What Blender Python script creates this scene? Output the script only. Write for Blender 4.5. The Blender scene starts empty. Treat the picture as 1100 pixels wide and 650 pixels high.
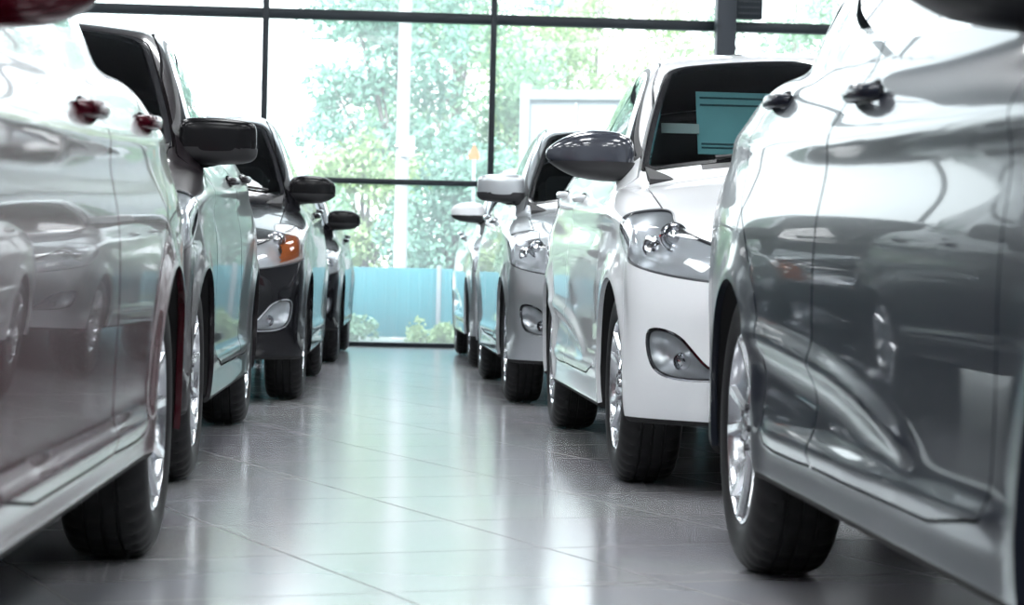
import bpy, bmesh, math, random
import numpy as np
from mathutils import Vector, Matrix
random.seed(7)
rng = np.random.default_rng(11)
SC = bpy.context.scene
COL = SC.collection
PI = math.pi

# ------------------------------------------------------------------ materials
MAT = {}
def new_mat(name):
    m = bpy.data.materials.new(name); m.use_nodes = True
    MAT[name] = m
    return m, m.node_tree.nodes, m.node_tree.links
def pbr(name, col, rough=0.5, metal=0.0, coat=0.0, coat_rough=0.03, emit=None, estr=0.0, noise=None, bump=None, spec=0.5):
    m, N, L = new_mat(name)
    b = N['Principled BSDF']
    b.inputs['Base Color'].default_value = (*col, 1)
    b.inputs['Roughness'].default_value = rough
    b.inputs['Metallic'].default_value = metal
    b.inputs['Coat Weight'].default_value = coat
    b.inputs['Coat Roughness'].default_value = coat_rough
    b.inputs['Specular IOR Level'].default_value = spec
    if emit:
        b.inputs['Emission Color'].default_value = (*emit, 1)
        b.inputs['Emission Strength'].default_value = estr
    tc = N.new('ShaderNodeTexCoord')
    if noise:                       # (scale, amount): gentle colour mottling of the stuff itself
        n = N.new('ShaderNodeTexNoise'); n.inputs['Scale'].default_value = noise[0]
        n.inputs['Detail'].default_value = 4
        L.new(tc.outputs['Object'], n.inputs['Vector'])
        mx = N.new('ShaderNodeMix'); mx.data_type = 'RGBA'
        mx.inputs[6].default_value = (*[c * (1 - noise[1]) for c in col], 1)
        mx.inputs[7].default_value = (*[min(1, c * (1 + noise[1])) for c in col], 1)
        L.new(n.outputs['Fac'], mx.inputs[0]); L.new(mx.outputs[2], b.inputs['Base Color'])
    if bump:                        # (scale, strength, distance)
        n = N.new('ShaderNodeTexNoise'); n.inputs['Scale'].default_value = bump[0]
        n.inputs['Detail'].default_value = 3
        L.new(tc.outputs['Object'], n.inputs['Vector'])
        bp = N.new('ShaderNodeBump'); bp.inputs['Strength'].default_value = bump[1]
        bp.inputs['Distance'].default_value = bump[2]
        L.new(n.outputs['Fac'], bp.inputs['Height']); L.new(bp.outputs['Normal'], b.inputs['Normal'])
    return m
def glass(name, tint=(0.9, 0.95, 0.95), ior=1.5, refl=1.0, veil=0.0):
    m, N, L = new_mat(name)
    N.remove(N['Principled BSDF'])
    out = N['Material Output']
    t = N.new('ShaderNodeBsdfTransparent'); t.inputs['Color'].default_value = (*tint, 1)
    g = N.new('ShaderNodeBsdfGlossy'); g.inputs['Roughness'].default_value = 0.0
    g.inputs['Color'].default_value = (refl, refl, refl, 1)
    f = N.new('ShaderNodeFresnel'); f.inputs['IOR'].default_value = ior
    mx = N.new('ShaderNodeMixShader')
    L.new(f.outputs[0], mx.inputs[0]); L.new(t.outputs[0], mx.inputs[1]); L.new(g.outputs[0], mx.inputs[2])
    last = mx.outputs[0]
    if veil:                        # pale translucent white mixed in to imitate haze over the bright outside
        d = N.new('ShaderNodeBsdfTranslucent'); d.inputs['Color'].default_value = (.95, .97, 1, 1)
        m2 = N.new('ShaderNodeMixShader'); m2.inputs[0].default_value = veil
        L.new(last, m2.inputs[1]); L.new(d.outputs[0], m2.inputs[2]); last = m2.outputs[0]
    L.new(last, out.inputs['Surface'])
    return m
def paint(name, col, metal=0.0, rough=0.3, coat=1.0):
    dk = metal < .4 and col[0] < .3
    return pbr(name, col, rough=rough, metal=metal, coat=.5 if dk else coat, coat_rough=0.02, noise=(900, 0.06), spec=0.08 if dk else .5)

paint('paint_grey', (0.014, 0.017, 0.026), metal=0.1, rough=0.3)
paint('paint_white', (0.80, 0.82, 0.84), rough=0.4)
paint('paint_silver', (0.50, 0.53, 0.55), metal=0.75, rough=0.3)
paint('paint_maroon', (0.052, 0.003, 0.008), metal=0.25, rough=0.24)
paint('paint_dark', (0.012, 0.009, 0.011), metal=0.0, rough=0.3)
paint('paint_black', (0.006, 0.006, 0.008), metal=0.0, rough=0.25)
pbr('chrome', (0.85, 0.86, 0.88), rough=0.07, metal=1.0)
pbr('alloy', (0.66, 0.68, 0.71), rough=0.22, metal=0.9, coat=0.5, noise=(40, 0.04))
pbr('dark_metal', (0.11, 0.11, 0.12), rough=0.4, metal=0.9)
pbr('rubber', (0.007, 0.007, 0.008), rough=0.6, spec=.3, noise=(60, 0.2), bump=(160, 0.2, 0.001))
pbr('black_plastic', (0.018, 0.018, 0.020), rough=0.42, bump=(400, 0.1, 0.0005))
pbr('gloss_black', (0.010, 0.010, 0.012), rough=0.12, coat=1.0)
pbr('slate_gloss', (0.045, 0.050, 0.065), rough=0.2, coat=1.0)
pbr('satin_black', (.006, .006, .007), rough=.22, spec=.2)
pbr('cavity', (0.006, 0.006, 0.006), rough=0.9)
pbr('liner', (0.010, 0.010, 0.011), rough=0.85, noise=(20, 0.3))
pbr('seat_fabric', (0.035, 0.034, 0.036), rough=0.9, noise=(200, 0.2), bump=(300, 0.3, 0.002))
pbr('dash_plastic', (0.030, 0.030, 0.032), rough=0.65, bump=(300, 0.2, 0.001))
pbr('amber', (0.36, 0.10, 0.03), rough=0.2, coat=1.0)
pbr('lamp_chrome', (0.74, 0.76, 0.79), rough=0.26, metal=0.6)
pbr('lamp_dark', (0.05, 0.052, 0.058), rough=0.3, metal=0.5)
pbr('tail_red', (0.35, 0.01, 0.01), rough=0.15, coat=1.0)
pbr('paper_white', (0.80, 0.82, 0.82), rough=0.8, noise=(30, 0.03))
glass('car_glass', (0.34, 0.42, 0.42), 1.55)
glass('windshield_glass', (0.50, 0.60, 0.60), 1.5)
glass('lamp_glass', (0.93, 0.95, 0.96), 1.45)
glass('pane_glass', (0.94, 0.975, 0.975), 1.18, veil=.085)

# ------------------------------------------------------------------ mesh helpers
def mesh_from(name, V, T, N=None, mat=None, smooth=True):
    V = np.asarray(V, dtype=np.float32); T = np.asarray(T, dtype=np.int32)
    me = bpy.data.meshes.new(name)
    me.vertices.add(len(V)); me.vertices.foreach_set('co', V.ravel())
    k = T.shape[1]
    me.loops.add(len(T) * k); me.loops.foreach_set('vertex_index', T.ravel())
    me.polygons.add(len(T))
    me.polygons.foreach_set('loop_start', np.arange(0, len(T) * k, k, dtype=np.int32))
    me.polygons.foreach_set('loop_total', np.full(len(T), k, dtype=np.int32))
    me.update(calc_edges=True)
    me.polygons.foreach_set('use_smooth', np.full(len(T), smooth))
    if N is not None:
        me.normals_split_custom_set_from_vertices(np.asarray(N, dtype=np.float32).tolist())
    if mat: me.materials.append(MAT[mat])
    return me
def link(name, me, parent=None, loc=None, rot=None):
    o = bpy.data.objects.new(name, me); COL.objects.link(o)
    if parent: o.parent = parent
    if loc is not None: o.location = loc
    if rot is not None: o.rotation_euler = rot
    return o
class MB:
    """collects shapes that make up ONE mesh"""
    def __init__(s): s.bm = bmesh.new()
    def box(s, c, d, M=None, bevel=0.0, seg=2):
        r = bmesh.ops.create_cube(s.bm, size=1.0)
        vs = r['verts']
        bmesh.ops.scale(s.bm, vec=d, verts=vs)
        if bevel > 0:
            es = list({e for v in vs for e in v.link_edges})
            rr = bmesh.ops.bevel(s.bm, geom=es, offset=bevel, segments=seg, affect='EDGES', profile=0.5)
            vs = list({v for f in rr['faces'] for v in f.verts} | {v for v in vs if v.is_valid})
        bmesh.ops.translate(s.bm, vec=c, verts=vs)
        if M is not None: bmesh.ops.transform(s.bm, matrix=M, verts=vs)
        return vs
    def prism(s, pts, axis, a, b):
        """polygon pts (2D) extruded along axis from a to b"""
        def mk(p, t):
            if axis == 'x': return (t, p[0], p[1])
            if axis == 'y': return (p[0], t, p[1])
            return (p[0], p[1], t)
        A = [s.bm.verts.new(mk(p, a)) for p in pts]; B = [s.bm.verts.new(mk(p, b)) for p in pts]
        n = len(pts)
        s.bm.faces.new(A[::-1]); s.bm.faces.new(B)
        for i in range(n): s.bm.faces.new((A[i], A[(i + 1) % n], B[(i + 1) % n], B[i]))
        return A + B
    def tube(s, pts, r, seg=10, caps=True):
        pts = [Vector(p) for p in pts]; n = len(pts)
        rs = r if isinstance(r, (list, tuple)) else [r] * n
        rings = []
        up = Vector((0.03, 0.02, 1))
        for i, p in enumerate(pts):
            d = (pts[min(i + 1, n - 1)] - pts[max(i - 1, 0)]).normalized()
            u = d.cross(up)
            if u.length < 0.05: u = d.cross(Vector((1, 0, 0)))
            u.normalize(); w = d.cross(u)
            rr = rs[i]; ru, rw = (rr if isinstance(rr, tuple) else (rr, rr))
            rings.append([s.bm.verts.new(p + u * ru * math.cos(2 * PI * k / seg) + w * rw * math.sin(2 * PI * k / seg)) for k in range(seg)])
        for i in range(n - 1):
            for k in range(seg):
                s.bm.faces.new((rings[i][k], rings[i][(k + 1) % seg], rings[i + 1][(k + 1) % seg], rings[i + 1][k]))
        if caps:
            s.bm.faces.new(rings[0][::-1]); s.bm.faces.new(rings[-1])
    def lathe_x(s, prof, seg=48, rmod=None, c=(0, 0, 0)):
        """prof: list of (r, x) around the X axis"""
        rings = []
        for j, (r, x) in enumerate(prof):
            ring = []
            for k in range(seg):
                rr = r + (rmod(j, k) if rmod else 0)
                t = 2 * PI * k / seg
                ring.append(s.bm.verts.new((c[0] + x, c[1] + rr * math.cos(t), c[2] + rr * math.sin(t))))
            rings.append(ring)
        for j in range(len(prof) - 1):
            for k in range(seg):
                s.bm.faces.new((rings[j][k], rings[j + 1][k], rings[j + 1][(k + 1) % seg], rings[j][(k + 1) % seg]))
        return rings
    def mesh(s, name, mat, smooth=True, angle=35):
        bmesh.ops.recalc_face_normals(s.bm, faces=s.bm.faces)
        me = bpy.data.meshes.new(name); s.bm.to_mesh(me); s.bm.free()
        if mat: me.materials.append(MAT[mat])
        if smooth:
            me.polygons.foreach_set('use_smooth', [True] * len(me.polygons))
            try: me.set_sharp_from_angle(angle=math.radians(angle))
            except Exception: pass
        return me
    def build(s, name, mat, parent=None, loc=None, rot=None, smooth=True, angle=35):
        return link(name, s.mesh(name, mat, smooth, angle), parent, loc, rot)
def tag(o, label=None, cat=None, group=None, kind=None):
    if label: o['label'] = label
    if cat: o['category'] = cat
    if group: o['group'] = group
    if kind: o['kind'] = kind
    return o
def empty(name, loc, rz=0):
    o = bpy.data.objects.new(name, None); COL.objects.link(o)
    o.location = loc; o.rotation_euler = (0, 0, rz); o.empty_display_size = 0.3
    return o

# ------------------------------------------------------------------ curves, distances, surface extraction
def pchip_table(pts, sig=0.03, lo=-1.0, hi=6.0, n=2801):
    x = np.array([p[0] for p in pts], float); y = np.array([p[1] for p in pts], float)
    h = np.diff(x); d = np.diff(y) / h
    m = np.zeros(len(x)); m[0] = d[0]; m[-1] = d[-1]
    for i in range(1, len(x) - 1):
        if d[i - 1] * d[i] > 0:
            w1 = 2 * h[i] + h[i - 1]; w2 = h[i] + 2 * h[i - 1]
            m[i] = (w1 + w2) / (w1 / d[i - 1] + w2 / d[i])
    g = np.linspace(lo, hi, n)
    k = np.clip(np.searchsorted(x, g) - 1, 0, len(x) - 2)
    t = (g - x[k]) / h[k]
    v = ((2*t**3 - 3*t**2 + 1) * y[k] + (t**3 - 2*t**2 + t) * h[k] * m[k] + (-2*t**3 + 3*t**2) * y[k+1] + (t**3 - t**2) * h[k] * m[k+1])
    v = np.where(g < x[0], y[0] + (g - x[0]) * m[0], v); v = np.where(g > x[-1], y[-1] + (g - x[-1]) * m[-1], v)
    st = (hi - lo) / (n - 1); r = int(3 * sig / st) + 1
    ker = np.exp(-0.5 * (np.arange(-r, r + 1) * st / sig) ** 2); ker /= ker.sum()
    vp = np.concatenate([v[0] + (v[1] - v[0]) * np.arange(-r, 0), v, v[-1] + (v[-1] - v[-2]) * np.arange(1, r + 1)])
    v = np.convolve(vp, ker, mode='valid')
    return lambda q: np.interp(q, g, v)
def smax(a, b, k):
    h = np.maximum(k - np.abs(a - b), 0) / k
    return np.maximum(a, b) + h * h * k * 0.25
def smin(a, b, k): return -smax(-a, -b, k)
def chaikin(pts, it=3):
    P = np.array(pts, float)
    for _ in range(it):
        Q = np.roll(P, -1, axis=0)
        P = np.stack([P * .75 + Q * .25, P * .25 + Q * .75], axis=1).reshape(-1, 2)
    return P
def sdf_poly(P, u, v):
    """signed distance (negative inside) of points (u,v) to closed polygon P"""
    d2 = np.full(u.shape, 1e9); ins = np.zeros(u.shape, bool)
    Q = np.roll(P, -1, axis=0)
    for (ax, ay), (bx, by) in zip(P, Q):
        ex, ey = bx - ax, by - ay
        wx, wy = u - ax, v - ay
        t = np.clip((wx * ex + wy * ey) / (ex * ex + ey * ey + 1e-12), 0, 1)
        d2 = np.minimum(d2, (wx - ex * t) ** 2 + (wy - ey * t) ** 2)
        c = ((ay > v) != (by > v))
        with np.errstate(divide='ignore', invalid='ignore'):
            xi = ax + (v - ay) * ex / (ey if abs(ey) > 1e-12 else 1e-12)
        ins ^= c & (u < xi)
    return np.where(ins, -1, 1) * np.sqrt(d2)
def surfnet(F, org, h):
    nx, ny, nz = F.shape
    S = F < 0
    c = np.zeros((nx - 1, ny - 1, nz - 1), np.uint8)
    for i in (0, 1):
        for j in (0, 1):
            for k in (0, 1):
                c += S[i:nx - 1 + i, j:ny - 1 + j, k:nz - 1 + k]
    mix = (c > 0) & (c < 8)
    I, J, K = np.nonzero(mix)
    vid = -np.ones(mix.shape, np.int64); vid[I, J, K] = np.arange(len(I))
    acc = np.zeros((len(I), 3)); cnt = np.zeros(len(I))
    cor = [(i, j, k) for i in (0, 1) for j in (0, 1) for k in (0, 1)]
    for a in cor:
        for ax in range(3):
            if a[ax] == 1: continue
            b = list(a); b[ax] = 1
            fa = F[I + a[0], J + a[1], K + a[2]]; fb = F[I + b[0], J + b[1], K + b[2]]
            m = (fa < 0) != (fb < 0)
            t = np.where(m, fa / np.where(m, fa - fb, 1), 0)
            p = np.stack([I + a[0], J + a[1], K + a[2]], 1).astype(float); p[:, ax] += t
            acc[m] += p[m]; cnt[m] += 1
    V = acc / cnt[:, None] * h + np.array(org)
    Q = []
    for ax in range(3):
        o1, o2 = [(1, 2), (2, 0), (0, 1)][ax]
        sl0 = [slice(None)] * 3; sl1 = [slice(None)] * 3
        sl0[ax] = slice(0, -1); sl1[ax] = slice(1, None)
        for o in (o1, o2): sl0[o] = slice(1, -1); sl1[o] = slice(1, -1)
        A = S[tuple(sl0)]; B = S[tuple(sl1)]
        for flip, m in ((False, A & ~B), (True, ~A & B)):
            idx = np.array(np.nonzero(m)).T
            idx[:, o1] += 1; idx[:, o2] += 1
            def cell(d1, d2):
                q = idx.copy(); q[:, o1] += d1; q[:, o2] += d2
                return vid[q[:, 0], q[:, 1], q[:, 2]]
            q = np.stack([cell(-1, -1), cell(0, -1), cell(0, 0), cell(-1, 0)], 1)
            Q.append(q[:, ::-1] if flip else q)
    Q = np.concatenate(Q)
    T = np.concatenate([Q[:, [0, 1, 2]], Q[:, [0, 2, 3]]])
    return V, T
class Cut:
    """a triangle mesh painted with labels along exact implicit curves"""
    def __init__(s, V, T): s.V = V; s.T = T; s.lab = np.zeros(len(T), int)
    def paint(s, f, new, frm):
        sel = np.isin(s.lab, frm)
        vi = np.unique(s.T[sel])
        fv = np.full(len(s.V), 1.0)
        fv[vi] = f(s.V[vi]); fv[np.abs(fv) < 1e-7] = 1e-7
        neg = fv[s.T] < 0; n = neg.sum(1)
        s.lab[sel & (n == 3)] = new
        mi = np.nonzero(sel & (n > 0) & (n < 3))[0]
        if len(mi) == 0: return
        T = s.T[mi]; ng = neg[mi]
        alone_neg = n[mi] == 1
        col = np.where(alone_neg, np.argmax(ng, 1), np.argmin(ng, 1))
        r = np.arange(len(mi))
        v0 = T[r, col]; v1 = T[r, (col + 1) % 3]; v2 = T[r, (col + 2) % 3]
        E = np.concatenate([np.stack([v0, v1], 1), np.stack([v0, v2], 1)]); E.sort(axis=1)
        key = E[:, 0] * len(s.V) + E[:, 1]
        uk, inv = np.unique(key, return_inverse=True)
        ea = uk // len(s.V); eb = uk % len(s.V)
        pa = s.V[ea]; pb = s.V[eb]; fa = fv[ea]; fb = fv[eb]
        ta = np.zeros(len(uk)); tb = np.ones(len(uk)); fa2 = fa.copy(); fb2 = fb.copy()
        t = fa / (fa - fb)
        for _ in range(3):
            p = pa + (pb - pa) * t[:, None]; ft = f(p)
            sa = (ft < 0) == (fa2 < 0)
            ta = np.where(sa, t, ta); fa2 = np.where(sa, ft, fa2); tb = np.where(sa, tb, t); fb2 = np.where(sa, fb2, ft)
            den = np.where(np.abs(fa2 - fb2) < 1e-12, 1e-12, fa2 - fb2)
            t = np.clip(ta + (tb - ta) * fa2 / den, 0.02, 0.98)
        base = len(s.V)
        s.V = np.concatenate([s.V, pa + (pb - pa) * t[:, None]])
        p01 = base + inv[:len(mi)]; p02 = base + inv[len(mi):]
        old = s.lab[mi]
        l0 = np.where(alone_neg, new, old); l1 = np.where(alone_neg, old, new)
        s.T[mi] = np.stack([v0, p01, p02], 1); s.lab[mi] = l0
        s.T = np.concatenate([s.T, np.stack([p01, v1, v2], 1), np.stack([p01, v2, p02], 1)])
        s.lab = np.concatenate([s.lab, l1, l1])
def submesh(V, T, N):
    u, inv = np.unique(T, return_inverse=True)
    return V[u], inv.reshape(T.shape), N[u]
def rim(V, T, N, depth):
    """folds the free edges of a sheet inward"""
    E = np.concatenate([T[:, [0, 1]], T[:, [1, 2]], T[:, [2, 0]]])
    n = len(V)
    key = E[:, 0] * n + E[:, 1]; rev = E[:, 1] * n + E[:, 0]
    b = E[~np.isin(key, rev)]
    if len(b) == 0: return V, T, N
    a0, b0 = V[b[:, 0]], V[b[:, 1]]
    na, nb = N[b[:, 0]], N[b[:, 1]]
    d = b0 - a0; nn = np.cross(d, na + nb); nn /= np.linalg.norm(nn, axis=1)[:, None] + 1e-12
    a1 = a0 - na * depth; b1 = b0 - nb * depth
    m = len(b); o = n
    V2 = np.concatenate([V, a0, b0, b1, a1]); N2 = np.concatenate([N, nn, nn, nn, nn])
    i = np.arange(m)
    T2 = np.concatenate([T, np.stack([o + i + m, o + i, o + i + 3 * m], 1), np.stack([o + i + m, o + i + 3 * m, o + i + 2 * m], 1)])
    return V2, T2, N2
GRID_NEAR, GRID_FAR = .015, .020
SKY, SUN, EXPO = 4.2, 6.0, 0.25
# ------------------------------------------------------------------ car body: one implicit shape per model, cut into panels
class Shape:
    def __init__(s, sx=1.0, sa=1.0, sz=1.0, hood=None, roof=None, nose=None, L=4.37, kind='hatch', crease2=1.0, slab=0.0, zbot=.20):
        s.zbot = zbot
        s.sx, s.sa, s.sz, s.L, s.crease2, s.slab = sx, sa, sz, L, crease2, slab
        s.a_f, s.a_r = 0.835, 3.405
        s.RA = 0.342                                   # arch radius (real)
        s.W = pchip_table([(-.3, .80), (.2, .822), (.6, .838), (.9, .846), (1.6, .85), (2.6, .85), (3.3, .85), (3.7, .84), (4.1, .80), (4.4, .74)], .08)
        s.D = pchip_table([(.10, .020), (.17, .012), (.20, .009), (.26, .008), (.32, .009), (.45, .006), (.60, .0), (.72, .004), (.82, .018), (.90, .042), (.97, .072), (1.05, .12), (1.2, .22)], .015, 0, 2)
        s.Zb = pchip_table(hood or [(-.2, .53), (0, .62), (.1, .685), (.22, .742), (.45, .812), (.8, .885), (1.1, .938), (1.4, .965), (1.9, .985), (2.6, 1.035), (3.3, 1.09), (3.8, 1.12), (4.1, 1.10), (4.3, 1.02), (4.5, .90)], .05)
        s.A0 = pchip_table(nose or [(.10, .16), (.18, .075), (.26, .03), (.36, 0), (.50, 0), (.58, .012), (.66, .04), (.74, .085), (.82, .17), (.92, .36), (1.1, .9)], .015, 0, 2)
        s.AR = pchip_table([(.10, 4.16), (.22, 4.30), (.36, 4.36), (.55, 4.36), (.62, 4.345), (.80, 4.31), (1.0, 4.27), (1.2, 4.2)], .02, 0, 2)
        s.WG = pchip_table([(.8, .745), (1.2, .755), (1.6, .758), (2.3, .757), (3.0, .742), (3.6, .69), (4.0, .63), (4.4, .57)], .08)
        s.ZG = pchip_table(roof or [(.7, .77), (.9, .865), (1.1, .965), (1.35, 1.103), (1.6, 1.235), (1.82, 1.340), (2.02, 1.405), (2.3, 1.443), (2.6, 1.457), (3.0, 1.450), (3.35, 1.425), (3.65, 1.375), (3.85, 1.28), (4.0, 1.15), (4.15, .98), (4.4, .7)], .045)
        s.c1 = pchip_table([(.5, .79), (.9, .81), (1.6, .835), (2.4, .865), (3.2, .90), (3.9, .95), (4.4, .97)], .05)
        s.c2 = pchip_table([(1.3, .345), (1.5, .348), (1.65, .358), (1.8, .388), (2.0, .425), (2.3, .463), (2.7, .49), (3.2, .515), (3.6, .53)], .05)
        s.H = 1.457 * sz; s.len = L * sa
        s.af = s.a_f * sa; s.ar = s.a_r * sa
    # half width of the flank
    def Xb(s, a, z):
        X = s.W(a) - s.D(z)
        t = z - s.c1(a)
        X = X + .009 * np.exp(-(t / .030) ** 2) - .006 * np.exp(-((t + .075) / .055) ** 2)
        t2 = z - s.c2(a)
        fade = 1 / (1 + np.exp(-(a - 1.74) / .05)) * (1 / (1 + np.exp((a - 3.15) / .05)))
        X = X + s.crease2 * fade * (.013 * np.exp(-(t2 / .026) ** 2) - .008 * np.exp(-((t2 + .070) / .040) ** 2) * (1 / (1 + np.exp(-(a - 2.0) / .07))))
        X = X + .013 * np.exp(-((z - .325) / .024) ** 2) * (1 / (1 + np.exp(-(a - 1.25) / .03))) * (1 / (1 + np.exp((a - 3.0) / .03)))
        for ac in (s.a_f, s.a_r):
            r = np.sqrt(((a - ac) * s.sa) ** 2 + (z * s.sz - .31) ** 2)
            X = X + .014 * np.exp(-((r - s.RA) / .055) ** 2) * (1 / (1 + np.exp(-(z - .24) / .03)))
        return X
    def Xg(s, a, z):
        q = z - .95
        return s.WG(a) - .30 * q - .30 * q * q
    def Zg(s, a, x):
        w = -np.tanh((2.6 - a) / .5)
        ae = a + w * .34 * x * x
        return s.ZG(ae) - .035 * (x / .55) ** 2
    def aeff(s, a, x): return a - np.tanh((2.6 - a) / .5) * .34 * x * x
    def Fc(s, x, a, z):
        x = np.abs(x)
        side = x - s.Xb(a, z)
        top = z - (s.Zb(a) - .055 * (x / .75) ** 2.6)
        fr = (s.A0(z) + .36 * (x / .82) ** 2.3 + .03 * (x / .82) ** 8) - a
        rr = a - (s.AR(z) - .22 * (x / .80) ** 3)
        bot = s.zbot - z
        low = smax(side, top, .055)
        low = smax(low, fr * .9, .05)
        low = smax(low, rr, .06)
        low = smax(low, bot, .02)
        g = smax(x - s.Xg(a, z), (z - s.Zg(a, x)) * .9, .075)
        g = np.maximum(g, .8 - z)
        return smin(low, g, .030)
    def F(s, P):
        return s.Fc(P[:, 0] / s.sx, P[:, 1] / s.sa, P[:, 2] / s.sz)
    def grad(s, P, e=.003):
        G = np.zeros_like(P)
        for k in range(3):
            d = np.zeros(3); d[k] = e
            G[:, k] = (s.F(P + d) - s.F(P - d)) / (2 * e)
        return G
    def mesh(s, h):
        xs = np.arange(-.95 * s.sx - h * .37, .95 * s.sx + h, h); ys = np.arange(-.10, s.len + .12, h); zs = np.arange(.10, s.H + .08, h)
        F = s.Fc((xs / s.sx)[:, None, None], (ys / s.sa)[None, :, None], (zs / s.sz)[None, None, :])
        V, T = surfnet(F, (xs[0], ys[0], zs[0]), h)
        for _ in range(4):
            f = s.F(V); G = s.grad(V); V = V - (f / np.maximum((G ** 2).sum(1), .05))[:, None] * G
        return V, T
    def half_at(s, a, z):              # real coordinates
        return float(s.sx * s.Xb(np.array(a / s.sa), np.array(z / s.sz)))

DLO = chaikin([(1.40, .985), (1.60, 1.075), (1.84, 1.210), (2.06, 1.318), (2.3, 1.365), (2.6, 1.382), (3.0, 1.372), (3.35, 1.335), (3.58, 1.27), (3.66, 1.20), (3.58, 1.160), (3.3, 1.125), (2.8, 1.078), (2.2, 1.028), (1.7, .995)], 2)
FD = chaikin([(1.335, .296), (1.30, .42), (1.27, .60), (1.275, .80), (1.34, .965), (1.36, 1.01), (1.60, 1.128), (1.86, 1.262), (2.1, 1.365), (2.3, 1.402), (2.47, 1.415), (2.478, 1.40), (2.478, .306), (2.47, .296)], 1)
RD = chaikin([(2.492, .296), (2.484, .306), (2.484, 1.40), (2.5, 1.415), (2.8, 1.418), (3.1, 1.405), (3.32, 1.36), (3.44, 1.26), (3.50, 1.12), (3.50, .98), (3.42, .80), (3.24, .695), (3.08, .58), (3.005, .44), (2.99, .32), (2.975, .296)], 1)
HL = chaikin([(74, .795), (70, .825), (62, .818), (52, .775), (42, .728), (32, .682), (25, .655), (24, .620), (30, .598), (40, .604), (52, .632), (64, .682), (72, .735)], 2)
HL_B = chaikin([(58, .80), (50, .835), (40, .795), (30, .75), (25, .715), (27, .685), (36, .685), (48, .72)], 2)
FG = chaikin([(51, .465), (48, .482), (43, .462), (40, .415), (37, .368), (32, .350), (33, .330), (40, .322), (47, .332), (50, .375)], 2)
TL = chaikin([(4.05, .98), (4.30, .98), (4.45, .96), (4.45, .78), (4.30, .76), (4.12, .86)], 1)
(BODY, GAP, WIND, FRIT, GL1, GL2, TRIM, FDOOR, RDOOR, HOOD, BUMP, RBUMP, LAMP, LAMPRIM, FOG, GRILLE, COWL, ARCH, REARW, TAIL, FOGRIM, PILLAR, UNDER, ROOFL) = range(24)

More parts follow.
